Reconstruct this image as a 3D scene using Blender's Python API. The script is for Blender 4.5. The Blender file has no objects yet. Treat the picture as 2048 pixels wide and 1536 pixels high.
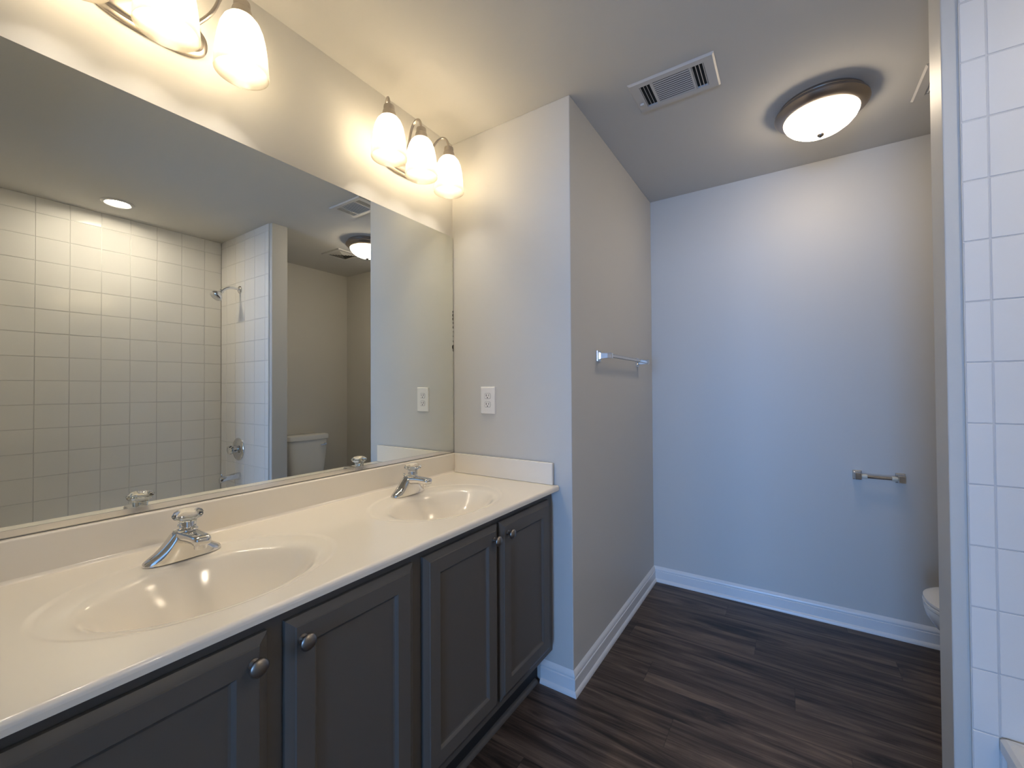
import bpy, bmesh, math, random
from mathutils import Vector, Matrix
random.seed(7)
PI = math.pi
scene = bpy.context.scene
COL = scene.collection

# ------------------------------------------------------------------ camera
CAM = Vector((-1.56064, -1.37670, 1.23126))
YAW, PITCH, ROLL, FPX = 0.5835, 0.0125, -0.0058, 840.13
fw = Vector((math.cos(YAW)*math.cos(PITCH), math.sin(YAW)*math.cos(PITCH), math.sin(PITCH)))
rt = Vector((math.sin(YAW), -math.cos(YAW), 0))
up = rt.cross(fw)
rt2 = rt*math.cos(ROLL) + up*math.sin(ROLL)
up2 = -rt*math.sin(ROLL) + up*math.cos(ROLL)
cd = bpy.data.cameras.new('camera')
cam = bpy.data.objects.new('camera', cd)
COL.objects.link(cam)
cd.sensor_width = 36.0
cd.lens = FPX/2048*36.0
cd.clip_start = 0.02
m = Matrix((rt2, up2, -fw)).transposed().to_4x4()
m.translation = CAM
cam.matrix_world = m
scene.camera = cam

# ------------------------------------------------------------------ world, light levels, exposure
W = bpy.data.worlds.new('daylight'); scene.world = W
W.use_nodes = True
bg = W.node_tree.nodes['Background']
bg.inputs['Color'].default_value = (0.225, 0.475, 1.0, 1)
bg.inputs['Strength'].default_value = 26.0
VANITY_BULB = 150.0
FLUSH_DOME = 21.5
SHOWER_LENS = 170.0
scene.view_settings.view_transform = 'Standard'
scene.view_settings.look = 'None'
scene.view_settings.exposure = 0.08
scene.view_settings.gamma = 1.0
scene.view_settings.use_curve_mapping = False

H = 2.44            # ceiling
D = 0.636           # depth of the vanity recess
L = 1.207           # far wall
ZC = 0.8333         # counter top
DOOR_Y0, DOOR_Y1, DOOR_Z = -1.62, -0.78, 2.03
REAR = -2.05

# daylight comes from a bedroom window, through the doorway behind the camera
BEDX = -5.2
WIN_Y0, WIN_Y1, WIN_Z0, WIN_Z1 = -2.0, -0.4, 0.55, 2.05
pl = bpy.data.lights.new('window_daylight', 'AREA')
pl.shape = 'RECTANGLE'; pl.size = WIN_Y1-WIN_Y0; pl.size_y = WIN_Z1-WIN_Z0
pl.cycles.is_portal = True
po = bpy.data.objects.new('window_daylight', pl); COL.objects.link(po)
po.location = (BEDX-0.11, (WIN_Y0+WIN_Y1)/2, (WIN_Z0+WIN_Z1)/2)
po.rotation_euler = (PI/2, 0, -PI/2)

# ------------------------------------------------------------------ materials
def mat(name, col, rough=0.5, metal=0.0, spec=0.5, **kw):
    M = bpy.data.materials.new(name); M.use_nodes = True
    b = M.node_tree.nodes['Principled BSDF']
    b.inputs['Base Color'].default_value = (*col, 1)
    b.inputs['Roughness'].default_value = rough
    b.inputs['Metallic'].default_value = metal
    b.inputs['Specular IOR Level'].default_value = spec
    for k, v in kw.items():
        b.inputs[k.replace('_', ' ')].default_value = v
    return M
def nodes(M): return M.node_tree.nodes, M.node_tree.links, M.node_tree.nodes['Principled BSDF']
def noise_bump(M, scale, strength, dist=0.001, detail=3):
    N, K, b = nodes(M)
    g = N.new('ShaderNodeNewGeometry')
    n = N.new('ShaderNodeTexNoise'); n.inputs['Scale'].default_value = scale; n.inputs['Detail'].default_value = detail
    bp = N.new('ShaderNodeBump'); bp.inputs['Strength'].default_value = strength; bp.inputs['Distance'].default_value = dist
    K.new(g.outputs['Position'], n.inputs['Vector']); K.new(n.outputs['Fac'], bp.inputs['Height'])
    K.new(bp.outputs['Normal'], b.inputs['Normal'])
    return M
def emis(name, col, strength):
    M = bpy.data.materials.new(name); M.use_nodes = True
    N = M.node_tree.nodes; N.clear()
    e = N.new('ShaderNodeEmission'); o = N.new('ShaderNodeOutputMaterial')
    e.inputs['Color'].default_value = (*col, 1); e.inputs['Strength'].default_value = strength
    M.node_tree.links.new(e.outputs[0], o.inputs[0])
    return M

paint = noise_bump(mat('greige_wall_paint', (0.64, 0.622, 0.58), 0.48, spec=0.35), 260, 0.12, 0.0006)
ceil_paint = noise_bump(mat('ceiling_paint', (0.64, 0.62, 0.58), 0.8, spec=0.2), 180, 0.15, 0.0008)
trim_white = noise_bump(mat('white_trim_paint', (0.80, 0.80, 0.79), 0.3), 60, 0.05)
marble = noise_bump(mat('cultured_marble', (0.90, 0.83, 0.715), 0.12, spec=0.5), 3, 0.03, 0.002)
cab = noise_bump(mat('charcoal_cabinet_paint', (0.125, 0.112, 0.097), 0.42, spec=0.4), 240, 0.10, 0.0005)
cab_dark = noise_bump(mat('dark_toe_kick', (0.025, 0.025, 0.026), 0.6), 100, 0.1)
chrome = noise_bump(mat('chrome', (0.75, 0.74, 0.73), 0.07, 1.0), 20, 0.02)
nickel = noise_bump(mat('brushed_nickel', (0.48, 0.44, 0.40), 0.28, 1.0), 500, 0.05, 0.0003)
bronze = noise_bump(mat('warm_brushed_nickel_pan', (0.40, 0.35, 0.31), 0.32, 1.0), 500, 0.05, 0.0003)
knob_m = noise_bump(mat('aged_pewter', (0.36, 0.32, 0.28), 0.36, 1.0), 120, 0.15, 0.0005)
plastic = noise_bump(mat('ivory_white_plastic', (0.90, 0.87, 0.82), 0.3), 80, 0.03)
slot = noise_bump(mat('dark_slot', (0.012, 0.011, 0.010), 0.7), 80, 0.05)
porcelain = noise_bump(mat('white_porcelain', (0.80, 0.79, 0.76), 0.09), 4, 0.02)
tile_m = noise_bump(mat('white_glazed_tile', (0.84, 0.82, 0.79), 0.10), 14, 0.06, 0.002, 1)
grout = noise_bump(mat('grey_white_grout', (0.64, 0.625, 0.60), 0.85), 300, 0.2)
tub_m = noise_bump(mat('white_tub_enamel', (0.82, 0.80, 0.76), 0.10), 4, 0.02)
vent_m = noise_bump(mat('vent_white_enamel', (0.60, 0.58, 0.55), 0.4), 60, 0.04)
mirror_m = noise_bump(mat('mirror_silver', (0.88, 0.895, 0.83), 0.0, 1.0), 2, 0.0)
mirror_edge = noise_bump(mat('mirror_glass_edge', (0.05, 0.06, 0.055), 0.2), 40, 0.02)
alu = noise_bump(mat('polished_aluminium_channel', (0.80, 0.78, 0.75), 0.16, 1.0), 60, 0.03)
acrylic = mat('clear_acrylic', (0.97, 0.97, 0.95), 0.03)
acrylic.node_tree.nodes['Principled BSDF'].inputs['Transmission Weight'].default_value = 1.0
acrylic.node_tree.nodes['Principled BSDF'].inputs['IOR'].default_value = 1.49
noise_bump(acrylic, 30, 0.05)
ivory = noise_bump(mat('ivory_roller_end', (0.72, 0.68, 0.55), 0.4), 60, 0.04)
bulb_m = emis('warm_bulb', (1.0, 0.89, 0.73), VANITY_BULB)
dome_m = emis('lit_dome_glass', (1.0, 0.82, 0.60), FLUSH_DOME)
lens_m = emis('lit_downlight_lens', (1.0, 0.88, 0.72), SHOWER_LENS)

# frosted glass shade: lets part of the bulb through, scatters the rest
shade_m = bpy.data.materials.new('frosted_shade_glass'); shade_m.use_nodes = True
N = shade_m.node_tree.nodes; K = shade_m.node_tree.links; N.clear()
out = N.new('ShaderNodeOutputMaterial')
tr = N.new('ShaderNodeBsdfTransparent'); tr.inputs[0].default_value = (1.0, 0.97, 0.90, 1)
tl = N.new('ShaderNodeBsdfTranslucent'); tl.inputs[0].default_value = (0.56, 0.51, 0.41, 1)
gl = N.new('ShaderNodeBsdfGlossy'); gl.inputs['Roughness'].default_value = 0.15
df = N.new('ShaderNodeBsdfDiffuse'); df.inputs[0].default_value = (0.60, 0.56, 0.48, 1)
nz = N.new('ShaderNodeTexNoise'); nz.inputs['Scale'].default_value = 12
mp = N.new('ShaderNodeMapRange'); mp.inputs['To Min'].default_value = 0.33; mp.inputs['To Max'].default_value = 0.39
m1 = N.new('ShaderNodeMixShader'); m2 = N.new('ShaderNodeMixShader'); m3 = N.new('ShaderNodeMixShader')
K.new(nz.outputs['Fac'], mp.inputs['Value']); K.new(mp.outputs[0], m2.inputs[0])
m1.inputs[0].default_value = 0.3
K.new(tl.outputs[0], m1.inputs[1]); K.new(df.outputs[0], m1.inputs[2])
K.new(m1.outputs[0], m2.inputs[1]); K.new(tr.outputs[0], m2.inputs[2])
m3.inputs[0].default_value = 0.04
K.new(m2.outputs[0], m3.inputs[1]); K.new(gl.outputs[0], m3.inputs[2])
K.new(m3.outputs[0], out.inputs[0])

# dark vinyl planks laid along Y
floor_m = mat('dark_vinyl_plank', (0.05, 0.045, 0.04), 0.42, spec=0.35)
N, K, B = nodes(floor_m)
geo = N.new('ShaderNodeNewGeometry')
sep = N.new('ShaderNodeSeparateXYZ'); K.new(geo.outputs['Position'], sep.inputs[0])
def mth(op, a, b=None):
    n = N.new('ShaderNodeMath'); n.operation = op
    for i, v in enumerate((a, b)):
        if v is None: continue
        if isinstance(v, (int, float)): n.inputs[i].default_value = v
        else: K.new(v, n.inputs[i])
    return n.outputs[0]
PW, PL = 0.147, 1.22
rowf = mth('DIVIDE', mth('SUBTRACT', sep.outputs['X'], 0.672), PW)
row = mth('FLOOR', rowf)
rfr = mth('FRACT', rowf)
shift = mth('FRACT', mth('MULTIPLY', row, 0.437))
lenf = mth('ADD', mth('DIVIDE', mth('ADD', sep.outputs['Y'], 1.228), PL), shift)
pid = mth('FLOOR', lenf); lfr = mth('FRACT', lenf)
cmb = N.new('ShaderNodeCombineXYZ'); K.new(row, cmb.inputs[0]); K.new(pid, cmb.inputs[1])
wn = N.new('ShaderNodeTexWhiteNoise'); wn.noise_dimensions = '2D'; K.new(cmb.outputs[0], wn.inputs['Vector'])
cv = N.new('ShaderNodeCombineXYZ')
K.new(mth('MULTIPLY', sep.outputs['X'], 19.0), cv.inputs[0])
K.new(mth('MULTIPLY', sep.outputs['Y'], 1.7), cv.inputs[1])
K.new(mth('MULTIPLY', wn.outputs['Value'], 37.0), cv.inputs[2])
n1 = N.new('ShaderNodeTexNoise'); n1.inputs['Scale'].default_value = 1.0; n1.inputs['Detail'].default_value = 7; n1.inputs['Roughness'].default_value = 0.62; n1.inputs['Distortion'].default_value = 1.1
K.new(cv.outputs[0], n1.inputs['Vector'])
cv2 = N.new('ShaderNodeCombineXYZ')
K.new(mth('MULTIPLY', sep.outputs['X'], 190.0), cv2.inputs[0])
K.new(mth('MULTIPLY', sep.outputs['Y'], 7.0), cv2.inputs[1])
K.new(mth('MULTIPLY', wn.outputs['Value'], 11.0), cv2.inputs[2])
n2 = N.new('ShaderNodeTexNoise'); n2.inputs['Scale'].default_value = 1.0; n2.inputs['Detail'].default_value = 4
K.new(cv2.outputs[0], n2.inputs['Vector'])
g1 = mth('ADD', mth('SUBTRACT', mth('MULTIPLY', n1.outputs['Fac'], 1.25), 0.225), mth('MULTIPLY', n2.outputs['Fac'], 0.28))
g2 = mth('ADD', g1, mth('MULTIPLY', mth('SUBTRACT', wn.outputs['Value'], 0.5), 0.10))
rp = N.new('ShaderNodeValToRGB'); K.new(g2, rp.inputs[0])
e = rp.color_ramp.elements
e[0].position = 0.34; e[0].color = (0.021, 0.015, 0.012, 1)
e[1].position = 0.80; e[1].color = (0.202, 0.143, 0.106, 1)
x = e.new(0.50); x.color = (0.068, 0.047, 0.036, 1)
x = e.new(0.62); x.color = (0.114, 0.081, 0.061, 1)
seam = mth('MAXIMUM', mth('LESS_THAN', rfr, 0.010), mth('LESS_THAN', lfr, 0.0014))
mx = N.new('ShaderNodeMix'); mx.data_type = 'RGBA'
K.new(mth('MULTIPLY', seam, 0.7), mx.inputs[0]); K.new(rp.outputs[0], mx.inputs[6]); mx.inputs[7].default_value = (0.012, 0.010, 0.010, 1)
K.new(mx.outputs[2], B.inputs['Base Color'])
bp = N.new('ShaderNodeBump'); bp.inputs['Strength'].default_value = 0.15; bp.inputs['Distance'].default_value = 0.001
K.new(n2.outputs['Fac'], bp.inputs['Height']); K.new(bp.outputs['Normal'], B.inputs['Normal'])

# ------------------------------------------------------------------ mesh helpers
class MB:
    def __init__(s): s.v = []; s.f = []; s.mi = []; s.cur = 0
    def add(s, verts, faces):
        o = len(s.v); s.v += [tuple(p) for p in verts]
        for f in faces: s.f.append(tuple(i+o for i in f)); s.mi.append(s.cur)
        return s
    def box(s, x0, x1, y0, y1, z0, z1):
        x0, x1 = sorted((x0, x1)); y0, y1 = sorted((y0, y1)); z0, z1 = sorted((z0, z1))
        return s.add([(x0,y0,z0),(x1,y0,z0),(x1,y1,z0),(x0,y1,z0),(x0,y0,z1),(x1,y0,z1),(x1,y1,z1),(x0,y1,z1)],
              [(3,2,1,0),(4,5,6,7),(0,1,5,4),(1,2,6,5),(2,3,7,6),(3,0,4,7)])
    def loft(s, rings, cap0=True, cap1=True, closed=True):
        n = len(rings[0]); v = [p for r in rings for p in r]; f = []
        for i in range(len(rings)-1):
            for j in range(n if closed else n-1):
                a = i*n+j; b = i*n+(j+1) % n
                f.append((a, b, b+n, a+n))
        if cap0: f.append(tuple(reversed(range(n))))
        if cap1: f.append(tuple(range((len(rings)-1)*n, len(rings)*n)))
        return s.add(v, f)
    def lathe(s, prof, c=(0,0,0), axis='Z', seg=40, cap0=True, cap1=True, flute=None):
        rings = []
        for r, h in prof:
            ring = []
            for k in range(seg):
                t = 2*PI*k/seg
                q = r*(1+(flute[1]*math.cos(flute[0]*t) if flute else 0))
                a, b = q*math.cos(t), q*math.sin(t)
                p = {'Z': (a, b, h), 'Y': (b, h, a), 'X': (h, a, b)}[axis]
                ring.append((c[0]+p[0], c[1]+p[1], c[2]+p[2]))
            rings.append(ring)
        return s.loft(rings, cap0, cap1)
    def tube(s, pts, r, seg=16):
        P = [Vector(p) for p in pts]; rings = []
        n = None
        for i, p in enumerate(P):
            t = (P[min(i+1, len(P)-1)]-P[max(i-1, 0)]).normalized()
            if n is None:
                n = t.orthogonal().normalized()
            n = (n - t*n.dot(t)).normalized(); b = t.cross(n)
            rr = r[i] if isinstance(r, (list, tuple)) else r
            rings.append([p + (n*math.cos(2*PI*k/seg)+b*math.sin(2*PI*k/seg))*rr for k in range(seg)])
        return s.loft(rings)
    def build(s, name, m, parent=None, loc=None, smooth=35, bevel=0, bseg=2, subsurf=0):
        me = bpy.data.meshes.new(name)
        me.from_pydata(s.v, [], s.f)
        for q in (m if isinstance(m, (list, tuple)) else [m]): me.materials.append(q)
        for p, k in zip(me.polygons, s.mi): p.material_index = k
        bm = bmesh.new(); bm.from_mesh(me)
        bmesh.ops.recalc_face_normals(bm, faces=bm.faces); bm.to_mesh(me); bm.free()
        if smooth:
            me.polygons.foreach_set('use_smooth', [True]*len(me.polygons))
            me.set_sharp_from_angle(angle=math.radians(smooth))
        o = bpy.data.objects.new(name, me); COL.objects.link(o)
        if parent: o.parent = parent
        if loc: o.location = loc
        if bevel:
            b = o.modifiers.new('bevel', 'BEVEL'); b.width = bevel; b.segments = bseg; b.limit_method = 'ANGLE'; b.angle_limit = math.radians(40)
            b.harden_normals = False
        if subsurf:
            b = o.modifiers.new('sub', 'SUBSURF'); b.levels = b.render_levels = subsurf
        return o
def tag(o, label=None, cat=None, group=None, kind=None):
    for k, v in (('label', label), ('category', cat), ('group', group), ('kind', kind)):
        if v: o[k] = v
    return o
def thing(name, label, cat, loc=(0,0,0), rot=(0,0,0), group=None):
    o = bpy.data.objects.new(name, None); COL.objects.link(o)
    o.location = loc; o.rotation_euler = rot; o.empty_display_size = 0.05
    return tag(o, label, cat, group)
def copy_tree(o, parent=None):
    c = o.copy(); COL.objects.link(c)
    if parent: c.parent = parent
    for ch in list(o.children): copy_tree(ch, c)
    return c
def superellipse(a, b, n, seg, z, cx=0, cy=0):
    r = []
    for k in range(seg):
        t = 2*PI*k/seg; c, s_ = math.cos(t), math.sin(t)
        r.append((cx+a*math.copysign(abs(c)**(2/n), c), cy+b*math.copysign(abs(s_)**(2/n), s_), z))
    return r
def bez(p0, p1, p2, p3, n=14):
    P = [Vector(p) for p in (p0, p1, p2, p3)]
    return [P[0]*(1-t)**3+P[1]*3*t*(1-t)**2+P[2]*3*t*t*(1-t)+P[3]*t**3 for t in [i/n for i in range(n+1)]]

# ------------------------------------------------------------------ the setting
TUBW, ALC = -2.513, -2.57       # tub wall (behind its tile), alcove wall
PX0, PX1, PY = 0.0, 0.112, -1.725
def struct(mb, name, m, label, cat, **kw):
    return tag(mb.build(name, m, **kw), label, cat, kind='structure')
struct(MB().box(-5.3, L+0.12, -3.2, 0.7, -0.05, 0), 'floor', floor_m, 'dark brown wood-look vinyl plank floor', 'floor', smooth=0)
struct(MB().box(-5.3, L+0.12, -3.2, 0.7, H, H+0.06), 'ceiling', ceil_paint, 'flat grey-painted ceiling', 'ceiling', smooth=0)
struct(MB().box(REAR-0.1, 0, 0, 0.1, 0, H), 'wall_left', paint, 'grey wall behind the wide mirror and vanity lights', 'wall', smooth=0)
struct(MB().box(0, L, -D, 0.1, 0, H), 'wall_front', paint, 'grey boxed-out wall at the vanity end carrying outlet and towel bar', 'wall', smooth=0, bevel=0.003)
struct(MB().box(L, L+0.1, ALC-0.1, 0.1, 0, H), 'wall_back', paint, 'grey far wall with the toilet paper holder', 'wall', smooth=0)
struct(MB().box(PX1, L, ALC-0.1, ALC, 0, H).box(-1.63, PX1, ALC-0.1, TUBW, 0, H), 'wall_right', paint, 'grey wall behind the toilet and tub', 'wall', smooth=0)
struct(MB().box(PX0, PX1, ALC+0.001, PY, 0, H), 'wall_partition', paint, 'grey stub wall between the tub and the toilet', 'wall', smooth=0, bevel=0.003)
w = MB().box(REAR-0.1, REAR, DOOR_Y1, 0, 0, H).box(REAR-0.1, REAR, -1.74, DOOR_Y0, 0, H).box(REAR-0.1, REAR, DOOR_Y0, DOOR_Y1, DOOR_Z, H)
w.box(REAR-0.1, -1.535, ALC-0.1, -1.74, 0, H)
bz = MB()
bz.box(BEDX-0.1, BEDX, -3.1, WIN_Y0, 0, H).box(BEDX-0.1, BEDX, WIN_Y1, 0.6, 0, H).box(BEDX-0.1, BEDX, WIN_Y0, WIN_Y1, 0, WIN_Z0).box(BEDX-0.1, BEDX, WIN_Y0, WIN_Y1, WIN_Z1, H)
bz.box(BEDX, REAR-0.1, 0.5, 0.6, 0, H).box(BEDX, REAR-0.1, -3.1, -3.0, 0, H).box(REAR-0.1, REAR, 0.1, 0.6, 0, H).box(REAR-0.1, REAR, -3.1, ALC-0.1, 0, H)
struct(bz, 'wall_bedroom', paint, 'grey bedroom walls with a window, beyond the doorway behind the viewer', 'wall', smooth=0)
struct(w, 'wall_rear', paint, 'grey wall with open doorway behind the viewer', 'wall', smooth=0)

# tiled surround: tiles set proud of a grout bed
def tiles(name, us, vs, place, label, cat='wall'):
    mb = MB(); g = 0.0011; ch = 0.0016
    for i in range(len(us)-1):
        for j in range(len(vs)-1):
            u0, u1, v0, v1 = us[i]+g, us[i+1]-g, vs[j]+g, vs[j+1]-g
            if u1-u0 < 0.006 or v1-v0 < 0.006: continue
            a, b = random.uniform(-.0003, .0003), random.uniform(-.0003, .0003)
            h = 0.0080
            vv = [(u0,v0,0.0055),(u1,v0,0.0055),(u1,v1,0.0055),(u0,v1,0.0055),
                  (u0+ch,v0+ch,h-a-b),(u1-ch,v0+ch,h+a-b),(u1-ch,v1-ch,h+a+b),(u0+ch,v1-ch,h-a+b)]
            mb.add([place(*q) for q in vv], [(4,5,6,7),(0,1,5,4),(1,2,6,5),(2,3,7,6),(3,0,4,7)])
    mb.cur = 1
    u0, u1, v0, v1 = us[0], us[-1], vs[0], vs[-1]
    vv = [(u0,v0,0),(u1,v0,0),(u1,v1,0),(u0,v1,0),(u0,v0,0.0062),(u1,v0,0.0062),(u1,v1,0.0062),(u0,v1,0.0062)]
    mb.add([place(*q) for q in vv], [(3,2,1,0),(4,5,6,7),(0,1,5,4),(1,2,6,5),(2,3,7,6),(3,0,4,7)])
    return struct(mb, name, [tile_m, grout], label, cat, smooth=0)
def grid(lo, hi, anchor, pitch):
    k = math.ceil((lo-anchor)/pitch); r = [lo]
    while anchor+k*pitch < hi-0.003:
        if anchor+k*pitch > lo+0.003: r.append(anchor+k*pitch)
        k += 1
    return r+[hi]
tiles('wall_right_tile', grid(-1.53, -0.008, -0.126, 0.150), grid(0.36, H, 1.152, 0.1485), lambda u, v, w: (u, TUBW+w, v), 'white square tile on the long wall above the tub')
tiles('wall_partition_tile', [-v for v in reversed([1.757]+[1.806+0.151*k for k in range(5)]+[2.504])], grid(0.0, H, 1.137, 0.1563), lambda u, v, w: (PX0-w, u, v), 'white square tile on the shower head end of the tub')
# tub end wall beyond the frame stays painted

# baseboards with a shoe moulding
BB = [(0,0),(0.021,0),(0.021,0.006),(0.018,0.014),(0.0135,0.019),(0.012,0.020),(0.012,0.064),(0.0085,0.066),(0.0085,0.070),(0.0105,0.074),(0.0095,0.080),(0.006,0.086),(0.003,0.090),(0.0,0.094)]
def board(name, p0, m0, p1, m1, label):
    r0 = [(p0[0]+m0[0]*o, p0[1]+m0[1]*o, z) for o, z in BB]
    r1 = [(p1[0]+m1[0]*o, p1[1]+m1[1]*o, z) for o, z in BB]
    return struct(MB().loft([r0, r1]), name, trim_white, label, 'baseboard', smooth=25)
board('baseboard_front', (0,-0.490), (-1,0), (0,-D), (-1,-1), 'short white baseboard between cabinet and wall corner')
board('baseboard_left', (0,-D), (-1,-1), (L,-D), (-1,-1), 'white baseboard below the towel bar')
board('baseboard_back', (L,-D), (-1,-1), (L,ALC), (-1,0), 'white baseboard along the far wall')

# ------------------------------------------------------------------ vanity cabinet
CX0, CX1 = -1.60, -0.004
FF = -0.542                       # face frame plane
v = thing('vanity_cabinet', 'long charcoal-painted vanity cabinet with four panel doors under the double sink', 'cabinet', (0,0,0))
c = MB().box(CX0, CX0+0.018, FF+0.02, -0.002, 0.148, 0.795).box(CX1-0.018, CX1, FF+0.02, -0.002, 0.148, 0.795)
c.box(CX0+0.018, CX1-0.018, FF+0.02, -0.002, 0.148, 0.166).box(CX0+0.018, CX1-0.018, -0.012, -0.002, 0.166, 0.795)
c.build('carcass', cab, v, smooth=0)
DOORS = [(-1.49, -1.152), (-1.118, -0.786), (-0.749, -0.409), (-0.395, -0.048)]
DZ0, DZ1 = 0.178, 0.781
fr = MB()
fr.box(CX0, CX1, FF, FF+0.02, 0.765, 0.8135).box(CX0, CX1, FF, FF+0.02, 0.148, 0.20)
for a, b in ((CX0, -1.46), (-1.182, -1.09), (-0.815, -0.72), (-0.437, -0.367), (-0.075, CX1)):
    fr.box(a, b, FF, FF+0.02, 0.20, 0.765)
fr.build('face_frame', cab, v, smooth=0)
t = MB().box(CX0, CX1, -0.468, -0.45, 0, 0.148)
t.build('toe_kick', cab_dark, v, smooth=0)
pr = [(0, 0), (0.016, 0), (0.0155, 0.006), (0.012, 0.012), (0.006, 0.0155), (0, 0.016)]
MB().loft([[(CX0, -0.468-o, z) for o, z in pr], [(CX1-0.02, -0.468-o, z) for o, z in pr]]).build('shoe_moulding', cab, v, smooth=40)
def rect_ring(w, h, i, y): return [(i, y, i), (w-i, y, i), (w-i, y, h-i), (i, y, h-i)]
for k, (a, b) in enumerate(DOORS):
    w, h = b-a, DZ1-DZ0
    rings = [rect_ring(w, h, 0.0, 0.0), rect_ring(w, h, 0.0, -0.009), rect_ring(w, h, 0.003, -0.0115), rect_ring(w, h, 0.016, -0.0165), rect_ring(w, h, 0.018, -0.019),
             rect_ring(w, h, 0.056, -0.019), rect_ring(w, h, 0.058, -0.0175), rect_ring(w, h, 0.062, -0.0115), rect_ring(w, h, 0.066, -0.0100)]
    d = MB().loft(rings).build('door', cab, v, (a, FF-0.0005, DZ0), smooth=20)
    kx = {0: -1.180, 1: -1.088, 2: -0.440, 3: -0.358}[k]
    kb = MB().lathe([(0.0095, 0), (0.0095, 0.002), (0.0055, 0.004), (0.005, 0.012), (0.0075, 0.0155), (0.0140, 0.018), (0.0165, 0.0205), (0.0165, 0.0225), (0.014, 0.0255), (0.009, 0.0278), (0.004, 0.0288)], (0,0,0), 'Y', 32)
    kb.v = [(x, -y, z) for x, y, z in kb.v]
    tag(kb.build('knob', knob_m, d, (kx-a, -0.019, 0.737-DZ0), smooth=45), 'pewter mushroom knob')

# ------------------------------------------------------------------ countertop with two moulded basins
TX0, TX1, TY0, TY1 = -1.64, -0.006, -0.580, -0.004
top = thing('vanity_countertop', 'cream cultured marble double-sink countertop with backsplash on the charcoal cabinet', 'countertop', (0,0,0))
SINKS = [(-1.152, -0.340), (-0.436, -0.341)]
BA, BBx = 0.208, 0.149
RA, RB, RCY = 0.275, 0.206, -0.316
def ss(a, b, x):
    t = min(1, max(0, (x-a)/(b-a))); return t*t*(3-2*t)
def height(x, y):
    z = 0.0
    # rounded front edge
    e = y-TY0
    if e < 0.010: z -= 0.010-math.sqrt(max(0, 0.010**2-(0.010-e)**2))
    # cove up into the backsplash
    e = -0.022-y
    if e < 0.008: z += 0.008-math.sqrt(max(0, 0.008**2-(0.008-max(e, 0))**2))
    for cx, cy in SINKS:
        q = math.hypot((x-cx)/RA, (y-RCY)/RB)
        r = math.hypot((x-cx)/BA, (y-cy)/BBx)
        if q < 1.0: z -= 0.0024*ss(1.0, 0.94, q) + 0.004*ss(0.95, 0.55, q)
        if r < 1.25:
            # softened rim into the bowl
            k = 0.040; s_ = (1-r)
            d = k*math.log(1+math.exp(s_/k)) if s_/k < 40 else s_
            z -= 0.128*(1-(1-min(1, d))**2.6)
    return z
NX, NY = 640, 230
xs = [TX0+(TX1-0.02-TX0)*i/NX for i in range(NX+1)]+[TX1-0.014, TX1]
ys = [TY0+0.012*(1-math.cos(PI/2*i/8)) for i in range(8)]+[TY0+0.012+(TY1-0.018-TY0-0.012)*i/NY for i in range(NY+1)]+[TY1-0.010, TY1]
def nrm(x, y):
    h = 0.0008
    gx = (height(x+h, y)-height(x-h, y))/(2*h)
    y1, y2 = min(y+h, TY1), max(y-h, TY0)
    gy = (height(x, y1)-height(x, y2))/(y1-y2)
    return Vector((-gx, -gy, 1)).normalized()
def grid_mesh(name, keep, parent, skirt):
    idx = {}; vs = []; nn = []; fs = []
    def vid(i, j):
        if (i, j) not in idx:
            idx[(i, j)] = len(vs); vs.append((xs[i], ys[j], ZC+height(xs[i], ys[j]))); nn.append(nrm(xs[i], ys[j]))
        return idx[(i, j)]
    for i in range(len(xs)-1):
        for j in range(len(ys)-1):
            if keep((xs[i]+xs[i+1])/2, (ys[j]+ys[j+1])/2):
                fs.append((vid(i, j), vid(i+1, j), vid(i+1, j+1), vid(i, j+1)))
    if skirt:   # front lip, ends and underside edge
        def wall(points, normal, z, flip):
            a = None
            for (i, j) in points:
                p = vs[vid(i, j)]
                k0 = len(vs); vs.append(p); nn.append(normal); vs.append((p[0], p[1], z)); nn.append(normal)
                if a is not None: fs.append((a, a+1, k0+1, k0) if flip else (a, k0, k0+1, a+1))
                a = k0
        zb = ZC-0.0190
        wall([(i, 0) for i in range(len(xs))], Vector((0, -1, 0)), zb, True)
        wall([(len(xs)-1, j) for j in range(len(ys))], Vector((1, 0, 0)), zb, True)
        wall([(0, j) for j in range(len(ys))], Vector((-1, 0, 0)), zb, False)
        k0 = len(vs)
        for p in ((TX0, TY0, zb), (TX1, TY0, zb), (TX1, TY0+0.06, zb), (TX0, TY0+0.06, zb)): vs.append(p); nn.append(Vector((0, 0, -1)))
        fs.append((k0, k0+3, k0+2, k0+1))
    me = bpy.data.meshes.new(name); me.from_pydata(vs, [], fs); me.materials.append(marble)
    me.polygons.foreach_set('use_smooth', [True]*len(me.polygons))
    me.normals_split_custom_set_from_vertices([tuple(n) for n in nn])
    o = bpy.data.objects.new(name, me); COL.objects.link(o); o.parent = parent
    return o
def inbowl(x, y, k): return math.hypot((x-SINKS[k][0])/BA, (y-SINKS[k][1])/BBx) < 0.985
grid_mesh('slab', lambda x, y: not (inbowl(x, y, 0) or inbowl(x, y, 1)), top, True)
for k in (0, 1):
    b = grid_mesh('basin', lambda x, y, k=k: inbowl(x, y, k), top, False)
    zb = ZC+height(*SINKS[k])
    dr = MB().lathe([(0.024, 0.0), (0.024, 0.002), (0.021, 0.0035), (0.017, 0.002), (0.016, 0.001), (0.014, 0.004), (0.006, 0.0055)], (SINKS[k][0], SINKS[k][1], zb+0.0005), 'Z', 32)
    tag(dr.build('drain', chrome, b), 'chrome drain')
bs = MB().box(TX0, TX1, -0.022, TY1+0.001, ZC-0.02, 0.924)
bs.build('backsplash', marble, top, bevel=0.004, bseg=3)
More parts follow.
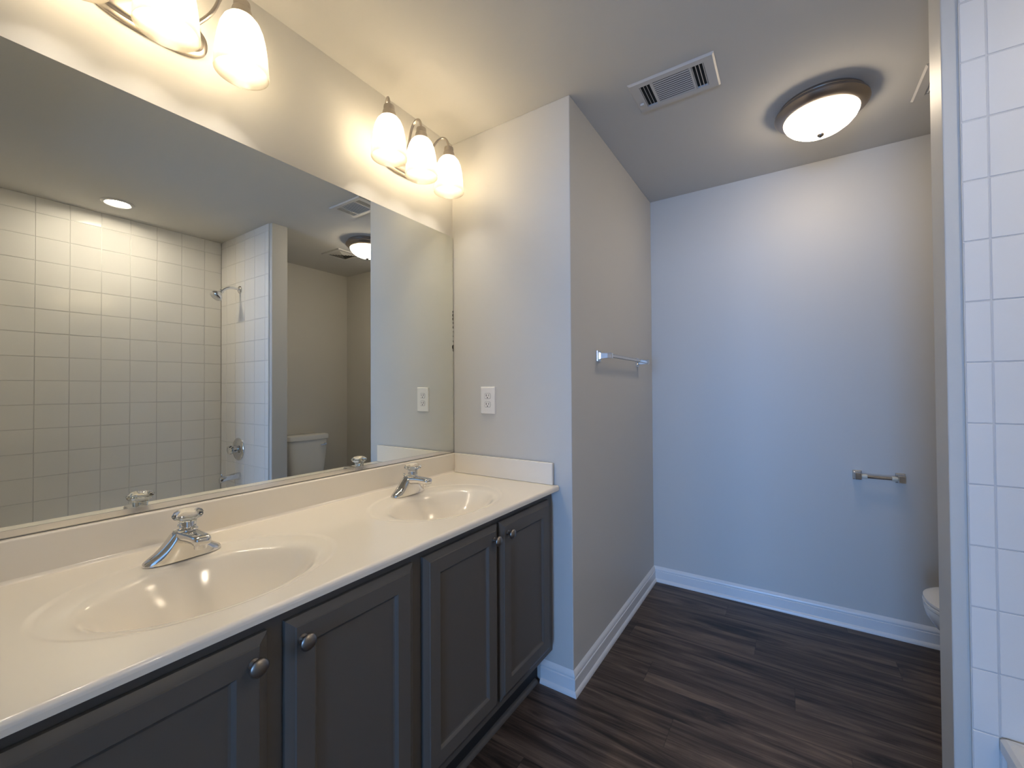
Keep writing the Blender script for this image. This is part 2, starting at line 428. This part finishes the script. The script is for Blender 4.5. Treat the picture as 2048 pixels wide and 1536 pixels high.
MB().box(-0.021, -0.0065, -0.556, -0.0225, ZC+0.0005, 0.925).build('side_splash', marble, top, bevel=0.003, bseg=3)

# ------------------------------------------------------------------ faucets (spout towards the room)
def faucet(label, loc):
    t = thing('faucet', label, 'faucet', loc, group='chrome faucets at the two sinks')
    # winged body: sections across X
    sec = [(-0.079, 0.004, 0.003, 2), (-0.076, 0.012, 0.0095, 2), (-0.066, 0.0195, 0.0165, 2.2), (-0.053, 0.0240, 0.0250, 2.5), (-0.042, 0.0255, 0.0365, 2.8), (-0.033, 0.0260, 0.0490, 3.2), (-0.026, 0.0260, 0.0600, 3.6), (-0.020, 0.0260, 0.0670, 4), (0, 0.0265, 0.0690, 4.2)]
    full = sec+[(-x, a, b, c) for x, a, b, c in reversed(sec[:-1])]
    R = []
    for x, hd, hz, n in full:
        lean = lambda z: -0.011*(z/0.069)**1.6
        pts = [(hd*math.copysign(abs(math.cos(PI*k/28))**(2/n), math.cos(PI*k/28)), hz*abs(math.sin(PI*k/28))**(2/n)) for k in range(29)]
        R.append([(x, y+lean(z), z) for y, z in pts])
    MB().loft(R).build('body', chrome, t, smooth=60)
    # spout: sections along -Y, blunt squared nose
    R = []
    for y, hw, zc_, hh in ((0.004, 0.0235, 0.0530, 0.0160), (-0.022, 0.0230, 0.0545, 0.0155), (-0.045, 0.0205, 0.0570, 0.0135), (-0.070, 0.0185, 0.0585, 0.0120), (-0.092, 0.0178, 0.0590, 0.0115), (-0.106, 0.0172, 0.0585, 0.0115), (-0.112, 0.0155, 0.0580, 0.0098), (-0.115, 0.0110, 0.0575, 0.0060)):
        R.append([(p[0], y, zc_+p[1]) for p in superellipse(hw, hh, 3.6, 32, 0)])
    sp = MB().loft(R).build('spout', chrome, t, smooth=60)
    MB().lathe([(0.0110, 0.038), (0.0125, 0.040), (0.0125, 0.052)], (0, -0.096, 0), 'Z', 28).build('aerator', chrome, sp)
    MB().lathe([(0.0025, 0.040), (0.0025, 0.066), (0.0055, 0.067), (0.006, 0.072), (0.004, 0.075)], (0, 0.0215, 0), 'Z', 18).build('lift_rod', chrome, t)
    MB().lathe([(0.0200, 0.0675), (0.0205, 0.0715), (0.0180, 0.0740), (0.0095, 0.0755), (0.0085, 0.0960), (0.0065, 0.0975)], (0, -0.025, 0), 'Z', 32).build('stem_collar', chrome, t)
    k = MB().lathe([(0.0100, 0.0765), (0.0165, 0.0770), (0.0172, 0.0880), (0.0195, 0.0935), (0.0270, 0.0965), (0.0305, 0.1010), (0.0310, 0.1055), (0.0275, 0.1110), (0.0200, 0.1155), (0.011, 0.1180), (0.004, 0.1186)], (0, -0.025, 0.0015), 'Z', 72, flute=(8, 0.032))
    tag(k.build('handle', acrylic, t, smooth=60), 'clear fluted acrylic knob')
    return t
f1 = faucet('chrome faucet with clear acrylic knob at the nearer sink', (-1.146, -0.145, ZC-0.0026))
f2 = copy_tree(f1); f2.location = (-0.424, -0.143, ZC-0.0026)
f2['label'] = 'chrome faucet with clear acrylic knob at the far sink next to the side splash'

# ------------------------------------------------------------------ mirror
mr = thing('wall_mirror', 'wide frameless mirror above the vanity backsplash', 'mirror', (0,0,0))
MZ0, MZ1 = 0.941, 1.978
mb = MB(); mb.box(-1.62, -0.004, -0.006, -0.001, MZ0-0.006, MZ1)
g = mb.build('mirror_glass', [mirror_m, mirror_edge], mr, smooth=0)
for p in g.data.polygons: p.material_index = 0 if p.normal.y < -0.5 else 1
ch = MB().box(-1.62, -0.004, -0.0085, -0.0065, 0.927, MZ0).box(-1.62, -0.004, -0.0085, -0.001, 0.9262, 0.9275)
tag(ch.build('bottom_channel', alu, mr, smooth=0), 'polished aluminium channel along the mirror bottom')
tn = MB(); random.seed(3)
for zc_, r in ((1.612, .006), (1.594, .008), (1.576, .007), (1.557, .005), (1.536, .006), (1.515, .003), (1.492, .003), (1.468, .004), (1.440, .011), (1.425, .007)):
    ring = [(-0.0042-abs(math.cos(2*PI*k/12))*r*random.uniform(.4, .8)*(1 if math.cos(2*PI*k/12) < 0 else 0), zc_+math.sin(2*PI*k/12)*r*random.uniform(.9, 1.3)) for k in range(12)]
    tn.loft([[(x, -0.0061, z) for x, z in ring], [(x, -0.0064, z) for x, z in ring]])
tag(tn.build('edge_tarnish', slot, mr, smooth=0), 'black desilvered spots along the mirror edge')
def clip(label, x):
    t = thing('mirror_clip', label, 'clip', (x, -0.0001, MZ1), group='clear plastic mirror clips')
    b = MB().box(-0.009, 0.009, -0.011, -0.0065, -0.009, 0.001).box(-0.009, 0.009, -0.011, -0.0005, 0.0015, 0.012)
    tag(b.build('tab', acrylic, t, smooth=0, bevel=0.0012), 'clear plastic')
    tag(MB().lathe([(0.0035, 0.0112), (0.0035, 0.0125), (0.002, 0.0132)], (0,0,0.0065), 'Y', 16).build('screw', knob_m, t), 'screw head')
    s = t.children[-1]; s.rotation_euler = (0, 0, PI)
    return t
c1 = clip('clear plastic mirror clip under the nearer vanity light fixture', -1.375)
c2 = copy_tree(c1); c2.location.x = -0.128; c2['label'] = 'clear plastic mirror clip close to the far vanity corner'

# ------------------------------------------------------------------ vanity lights
def stadium(a, b, y, cz, seg=64, n=2.6):
    return [(p[0], y, cz+p[1]) for p in superellipse(a, b, n, seg, 0)]
def vanity_light(label, x):
    t = thing('vanity_light', label, 'wall light', (x, 0, 2.205), group='three-shade vanity lights above the mirror')
    MB().loft([stadium(0.130, 0.058, -0.0006, 0), stadium(0.130, 0.058, -0.008, 0), stadium(0.126, 0.054, -0.011, 0), stadium(0.119, 0.047, -0.0115, 0), stadium(0.117, 0.045, -0.019, 0), stadium(0.112, 0.040, -0.0225, 0), stadium(0.104, 0.034, -0.0235, 0)]).build('back_plate', nickel, t, smooth=40)
    for i in (-1, 0, 1):
        X = 0.166*i; x0 = 0.075*i
        pts = bez((x0, -0.021, 0.0), (x0, -0.045, 0.01), (x0+0.5*(X-x0)*1.0, -0.055, 0.05), (x0+0.62*(X-x0), -0.068, 0.100)) + bez((x0+0.62*(X-x0), -0.068, 0.100), (x0+0.75*(X-x0), -0.083, 0.150), (X, -0.130, 0.165), (X, -0.130, 0.088))[1:]
        a = MB().tube(pts, 0.0052, 14)
        a.lathe([(0.015, -0.0236), (0.015, -0.027), (0.009, -0.031)], (x0, 0, 0.0), 'Y', 24)
        a.build('arm', nickel, t, smooth=50)
        MB().lathe([(0.008, 0.102), (0.013, 0.100), (0.0195, 0.096), (0.0205, 0.090), (0.0205, 0.078), (0.0225, 0.076), (0.0240, 0.072), (0.0260, 0.060), (0.0270, 0.050), (0.0250, 0.0485)], (X, -0.130, 0), 'Z', 36).build('socket_cup', nickel, t, smooth=40)
        prof = [(0.0245, 0.0545), (0.033, 0.050), (0.043, 0.038), (0.0515, 0.018), (0.0575, -0.010), (0.0620, -0.042), (0.0645, -0.076), (0.0658, -0.101)]
        inner = [(r-0.0028, z-0.001) for r, z in reversed(prof)]; inner[0] = (0.0632, -0.1005)
        MB().lathe(prof+[(0.0650, -0.1022)]+inner, (X, -0.130, 0), 'Z', 48, False, False).build('shade', shade_m, t, smooth=60)
        MB().lathe([(0.012, 0.0480), (0.013, 0.044), (0.019, 0.030), (0.027, 0.016), (0.0305, 0.002), (0.028, -0.014), (0.020, -0.0265), (0.008, -0.0325)], (X, -0.130, 0), 'Z', 24).build('bulb', bulb_m, t, smooth=60)
    return t
l1 = vanity_light('nickel three-shade vanity light partly cut off at the top left of the photo', -1.178)
l2 = copy_tree(l1); l2.location.x = -0.336
l2['label'] = 'nickel three-shade vanity light wholly in view beside the vanity end wall'

# ------------------------------------------------------------------ flush ceiling light
fl = thing('flush_ceiling_light', 'round flush-mount ceiling light with nickel pan and glowing glass bowl', 'ceiling light', (0.644, -1.500, H))
MB().lathe([(0.147, -0.0005), (0.151, -0.004), (0.153, -0.012), (0.151, -0.015), (0.157, -0.018), (0.158, -0.021), (0.165, -0.026), (0.166, -0.033), (0.161, -0.040), (0.150, -0.050), (0.138, -0.057), (0.133, -0.058), (0.130, -0.054)], (0,0,0), 'Z', 72).build('pan', bronze, fl, smooth=30)
MB().lathe([(0.1325, -0.0585), (0.131, -0.066), (0.124, -0.080), (0.110, -0.096), (0.088, -0.112), (0.062, -0.123), (0.034, -0.130), (0.010, -0.132)], (0,0,0), 'Z', 64).build('glass_bowl', dome_m, fl, smooth=60)
MB().lathe([(0.010, -0.1315), (0.013, -0.134), (0.012, -0.139), (0.007, -0.144), (0.003, -0.147)], (0,0,0), 'Z', 24).build('finial', bronze, fl, smooth=50)

# ------------------------------------------------------------------ shower downlight
dl = thing('recessed_downlight', 'small round white downlight in the ceiling above the tub', 'ceiling light', (-0.714, -2.215, H))
MB().lathe([(0.062, -0.001), (0.082, -0.001), (0.082, -0.003), (0.076, -0.007), (0.066, -0.009), (0.060, -0.005), (0.058, -0.001)], (0,0,0), 'Z', 56).build('trim_ring', vent_m, dl, smooth=40)
MB().lathe([(0.0575, -0.0012), (0.0575, -0.0035), (0.03, -0.0042)], (0,0,0), 'Z', 48).build('lens', lens_m, dl)

# ------------------------------------------------------------------ ceiling vents
VX0, VX1, VY0, VY1 = 0.082, 0.277, -1.164, -0.850
vt = thing('ceiling_vent', 'rectangular white ceiling register with straight louvres and lever', 'vent', ((VX0+VX1)/2, (VY0+VY1)/2, H))
hx, hy = (VX1-VX0)/2, (VY1-VY0)/2
f = MB()
ox, oy = hx-0.032, 0.118                     # opening half sizes
def flange(mb, hx, hy, ox, oy):
    o = lambda a, b, z: [(-a,-b,z),(a,-b,z),(a,b,z),(-a,b,z)]
    mb.loft([o(ox,oy,-0.001), o(hx,hy,-0.001), o(hx,hy,-0.003), o(hx-0.006,hy-0.006,-0.0085), o(ox+0.002,oy+0.002,-0.0085), o(ox,oy,-0.007), o(ox,oy,-0.001)], False, False)
flange(f, hx, hy, ox, oy)
for s in (-1, 1):
    f.box(-ox, ox, s*0.0715-0.004, s*0.0715+0.004, -0.0085, -0.002)
f.build('flange', vent_m, vt, smooth=0)
MB().box(-ox, ox, -oy, oy, -0.0016, -0.0006).build('duct_shade_sheet', slot, vt, smooth=0)  # near-black sheet under the uncut ceiling: shade of the duct put in as colour
lv = MB()
for i in range(11):
    x = -ox+0.006+i*(2*ox-0.012)/10
    lv.loft([[(x-0.0028, y, -0.0076), (x-0.0028, y, -0.0070), (x+0.0028, y, -0.0082), (x+0.0028, y, -0.0088)] for y in (-0.067, 0.067)])
lv.build('centre_louvres', vent_m, vt, smooth=0)
for s in (-1, 1):
    lv = MB()
    for i in range(4):
        y = s*(0.0775+i*0.0125)
        lv.loft([[(xx, y-0.0022, -0.0088), (xx, y-0.0002*s, -0.0088), (xx, y+0.0022, -0.0030), (xx, y+0.001, -0.0024)] for xx in (-ox, ox)])
    lv.build('end_louvres', vent_m, vt, smooth=0)
MB().box(0.028, 0.036, 0.126, 0.141, -0.018, -0.0086).build('lever', vent_m, vt, smooth=0, bevel=0.001)

v2 = thing('ceiling_diffuser', 'square white four-way ceiling diffuser beyond the flush light near the stub wall', 'vent', (0.722, -1.945, H))
f = MB(); flange(f, 0.124, 0.126, 0.088, 0.090)
f.build('flange', vent_m, v2, smooth=0)
MB().box(-0.088, 0.088, -0.09, 0.09, -0.0016, -0.0006).build('duct_shade_sheet', slot, v2, smooth=0)  # flat sheet coloured dark as the shade behind the louvres
for q in range(4):
    lv = MB()
    for i in range(5):
        d0 = 0.014+i*0.0165; d1 = d0+0.010
        A = [(-d0, d0, -0.0085), (d0, d0, -0.0085), (d1, d1, -0.0025), (-d1, d1, -0.0025)]
        B_ = [(x, y, z+0.0008) for x, y, z in A]
        rot = lambda p: (p[0]*math.cos(q*PI/2)-p[1]*math.sin(q*PI/2), p[0]*math.sin(q*PI/2)+p[1]*math.cos(q*PI/2), p[2])
        lv.loft([[rot(p) for p in A], [rot(p) for p in B_]])
    lv.build('louvre_quarter', vent_m, v2, smooth=0)

# ------------------------------------------------------------------ outlet
ol = thing('wall_outlet', 'white duplex wall outlet on the vanity end wall above the side splash', 'outlet', (0, -0.215, 1.181))
MB().loft([[(x, y*k, z*kz) for y, z in ((-.0405,-.0620),(.0405,-.0620),(.0405,.0620),(-.0405,.0620))] for x, k, kz in ((-0.0003, 1, 1), (-0.003, 1, 1), (-0.0062, 0.93, 0.955))]).build('cover_plate', plastic, ol, smooth=0)
for s in (1, -1):
    zc_ = 0.0195*s
    def oct(r, x): return [(x, p[0], zc_+max(-0.0125, min(0.0125, p[1]))) for p in superellipse(0.0168, 0.0175, 2.2, 28, 0)]
    r = MB().loft([oct(1, -0.006), [(x-0.0014, y*0.97, zc_+(z-zc_)*0.97) for x, y, z in oct(1, -0.006)]]).build('receptacle', plastic, ol, smooth=30)
    MB().loft([oct(1, -0.0061), oct(1, -0.0065)]).build('gap_shade_plate', slot, r, smooth=0).scale = (1, 1, 1)  # thin plate coloured dark as the shade in the gap around the receptacle
    r.children[-1].data.transform(Matrix.Translation((0, 0, zc_)) @ Matrix.Diagonal((1, 1.045, 1.045, 1)) @ Matrix.Translation((0, 0, -zc_)))
    sl = MB().box(-0.0078, -0.0072, -0.0078, -0.0055, zc_-0.0010, zc_+0.0075).box(-0.0078, -0.0072, 0.0052, 0.0080, zc_-0.0020, zc_+0.0080)
    sl.lathe([(0.0028, -0.0072), (0.0028, -0.0078)], (0, 0, zc_-0.0072), 'X', 14)
    tag(sl.build('slots', slot, r, smooth=0), 'dark plug slots')
MB().lathe([(0.003, -0.0062), (0.003, -0.0070), (0.002, -0.0074)], (0,0,0), 'X', 16).build('screw', plastic, ol)

# ------------------------------------------------------------------ towel bar and toilet paper holder
def post(mb, pl, n, wv, u, w):
    # square flared post: pl base centre on wall, n outward, wv sideways, u up
    R = []
    for o, s in ((0.0004, 0.0245), (0.006, 0.0245), (0.0075, 0.021), (0.011, 0.0165), (0.018, 0.0140), (0.050, 0.0120), (0.062, 0.0128), (0.0660, 0.0128), (0.0690, 0.0105)):
        R.append([pl+n*o+wv*(a*s*0.85)+u*(b*s) for a, b in ((-1,-1),(1,-1),(1,1),(-1,1))])
    mb.loft(R)
tb = thing('towel_bar', 'wall-mounted towel bar with chrome posts and clear bar', 'towel bar', (0.585, -D, 1.383))
n, u, wv = Vector((0,-1,0)), Vector((0,0,1)), Vector((1,0,0))
for s in (-1, 1):
    mb = MB(); post(mb, Vector((0.298*s, 0, 0)), n, wv, u, 0)
    mb.build('post', chrome, tb, smooth=0, bevel=0.0012)
tag(MB().box(-0.290, 0.290, -0.064, -0.048, -0.008, 0.008).build('bar', acrylic, tb, smooth=0, bevel=0.002), 'clear acrylic bar')
th = thing('toilet_paper_holder', 'empty chrome toilet paper holder on the far wall', 'toilet paper holder', (L, -1.742, 0.785))
n, wv = Vector((-1,0,0)), Vector((0,1,0))
for s in (-1, 1):
    mb = MB(); R = []
    for o, sz in ((0.0004, 0.0235), (0.006, 0.0235), (0.008, 0.020), (0.012, 0.0175), (0.038, 0.0165), (0.047, 0.0170), (0.052, 0.0170), (0.055, 0.0145)):
        R.append([Vector((0, 0.082*s, 0))+n*o+wv*(a*sz*0.8)+u*(b*sz) for a, b in ((-1,-1),(1,-1),(1,1),(-1,1))])
    mb.loft(R).build('post', chrome, th, smooth=0, bevel=0.0012)
MB().lathe([(0.0095, -0.046), (0.0095, 0.046)], (-0.038, 0, 0), 'Y', 28).build('roller', chrome, th)
for s in (-1, 1):
    mb = MB().lathe([(0.0105, 0.046*s), (0.0115, 0.048*s), (0.0115, 0.062*s), (0.008, 0.0675*s)], (-0.038, 0, 0), 'Y', 28)
    tag(mb.build('roller_end', ivory, th), 'ivory plastic roller end')

# ------------------------------------------------------------------ toilet
to = thing('toilet', 'white two-piece toilet in the alcove beyond the stub wall', 'toilet', (0.668, ALC, 0))
def rr(hx, y0, y1, z, n=6, seg=48): return superellipse(hx, (y1-y0)/2, n, seg, z, 0, (y0+y1)/2)
MB().loft([rr(0.150, 0.030, 0.175, 0.395), rr(0.163, 0.022, 0.190, 0.43), rr(0.172, 0.018, 0.198, 0.50), rr(0.183, 0.014, 0.205, 0.62), rr(0.190, 0.012, 0.210, 0.72), rr(0.192, 0.012, 0.211, 0.766)]).build('tank', porcelain, to, smooth=50)
MB().loft([rr(0.196, 0.008, 0.216, 0.7665), rr(0.204, 0.004, 0.222, 0.772), rr(0.205, 0.004, 0.223, 0.800), rr(0.201, 0.006, 0.219, 0.812), rr(0.19, 0.012, 0.21, 0.817)]).build('tank_lid', porcelain, to, smooth=40)
lev = MB().lathe([(0.012, 0.205), (0.012, 0.222), (0.007, 0.226)], (0.150, 0, 0.722), 'Y', 20)
lev.loft([[(0.156, y, 0.716+a), (0.156, y, 0.727+a), (0.098, y, 0.718), (0.098, y, 0.710)] for y, a in ((0.2225, 0.001), (0.231, 0.001))])
tag(lev.build('flush_lever', chrome, to, smooth=30), 'chrome flush lever')
def el(a, y0, y1, z, n=2.3, seg=56): return superellipse(a, (y1-y0)/2, n, seg, z, 0, (y0+y1)/2)
MB().loft([el(0.105, 0.19, 0.60, 0.0, 2.8), el(0.105, 0.19, 0.60, 0.03, 2.8), el(0.095, 0.20, 0.57, 0.08, 2.6), el(0.098, 0.19, 0.59, 0.18), el(0.125, 0.17, 0.67, 0.27), el(0.163, 0.12, 0.752, 0.335), el(0.180, 0.08, 0.776, 0.375), el(0.184, 0.05, 0.780, 0.400), el(0.180, 0.05, 0.776, 0.407)]).build('bowl', porcelain, to, smooth=60).scale = (1, 0.988, 0.968)
MB().loft([el(0.182, 0.265, 0.776, 0.4085), el(0.187, 0.262, 0.781, 0.413), el(0.187, 0.262, 0.781, 0.422), el(0.182, 0.265, 0.776, 0.426)]).build('seat', porcelain, to, smooth=40).scale = (1, 0.988, 0.968)
MB().loft([el(0.181, 0.255, 0.774, 0.4265), el(0.187, 0.250, 0.780, 0.430), el(0.186, 0.250, 0.779, 0.438), el(0.172, 0.262, 0.764, 0.445), el(0.10, 0.32, 0.66, 0.449)]).build('seat_lid', porcelain, to, smooth=40).scale = (1, 0.988, 0.968)

# ------------------------------------------------------------------ bathtub and shower fittings
tub = thing('bathtub', 'white alcove bathtub below the square tile', 'bathtub', (-0.769, -2.156, 0))
hx, hy, rim = 0.757, 0.353, 0.362
def q(a, b, z, r, seg=8):
    ring = []
    for sx, sy, t0 in ((1, 1, 0), (-1, 1, 1), (-1, -1, 2), (1, -1, 3)):
        for k in range(seg+1):
            t = (t0+k/seg)*PI/2
            ring.append((sx*(a-r)+r*math.cos(t), sy*(b-r)+r*math.sin(t), z))
    return ring
MB().loft([q(hx, hy-0.02, 0.0, .004), q(hx, hy-0.02, 0.06, .004), q(hx, hy-0.012, 0.07, .004), q(hx, hy-0.012, rim-0.045, .004), q(hx, hy, rim-0.035, .004), q(hx, hy, rim-0.008, .004), q(hx-0.008, hy-0.008, rim, .004), q(hx-0.06, hy-0.065, rim, .10), q(hx-0.075, hy-0.08, rim-0.012, .11), q(hx-0.10, hy-0.10, rim-0.12, .12), q(hx-0.15, hy-0.12, 0.09, .13), q(hx-0.22, hy-0.17, 0.06, .12)]).build('shell', tub_m, tub, smooth=40)
SY = -2.185
sh = thing('shower_head', 'chrome shower head on a curved arm high on the tiled end wall', 'shower head', (-0.008, SY, 2.015))
MB().lathe([(0.030, -0.0006), (0.030, -0.003), (0.022, -0.010), (0.012, -0.013)], (0,0,0), 'X', 32).build('flange', chrome, sh, smooth=40)
MB().tube(bez((-0.008, 0, 0), (-0.06, 0, 0.012), (-0.095, 0, 0.0), (-0.125, 0.004, -0.035)), 0.0095, 16).build('arm', chrome, sh, smooth=50)
hd = MB().lathe([(0.011, 0.0), (0.015, -0.004), (0.016, -0.016), (0.013, -0.022), (0.020, -0.030), (0.034, -0.048), (0.042, -0.062), (0.0425, -0.072), (0.038, -0.077), (0.034, -0.075), (0.024, -0.075), (0.022, -0.078), (0.010, -0.078)], (0,0,0), 'Z', 40).build('spray_head', chrome, sh, (-0.122, 0.004, -0.030), smooth=35)
hd.rotation_euler = (math.radians(4), math.radians(42), 0)
va = thing('tub_valve', 'round chrome tub valve plate with clear knob on the tiled end wall', 'tub valve', (-0.008, SY-0.015, 0.780))
MB().lathe([(0.087, -0.0006), (0.087, -0.004), (0.080, -0.011), (0.050, -0.017), (0.026, -0.020), (0.022, -0.040), (0.016, -0.042)], (0,0,0), 'X', 48).build('escutcheon', chrome, va, smooth=40)
tag(MB().lathe([(0.012, -0.0425), (0.020, -0.044), (0.031, -0.050), (0.033, -0.060), (0.031, -0.070), (0.020, -0.078), (0.006, -0.080)], (0,0,0), 'X', 64, flute=(8, 0.04)).build('handle', acrylic, va, smooth=60), 'clear acrylic knob')
sp = thing('tub_spout', 'chrome tub spout below the valve on the tiled end wall', 'tub spout', (-0.008, SY, 0.578))
R = []
for x, a, zc_, b in ((-0.0006, 0.026, 0, 0.026), (-0.012, 0.026, 0, 0.026), (-0.05, 0.024, -0.001, 0.023), (-0.095, 0.022, -0.004, 0.020), (-0.118, 0.021, -0.010, 0.023), (-0.134, 0.020, -0.015, 0.025), (-0.137, 0.017, -0.015, 0.022)):
    R.append([(x, p[0], zc_+p[1]) for p in superellipse(a, b, 2.6, 32, 0)])
MB().loft(R).build('body', chrome, sp, smooth=50)
MB().lathe([(0.004, 0.012), (0.004, 0.022), (0.007, 0.024), (0.006, 0.030)], (-0.122, 0, 0), 'Z', 16).build('diverter_knob', chrome, sp)
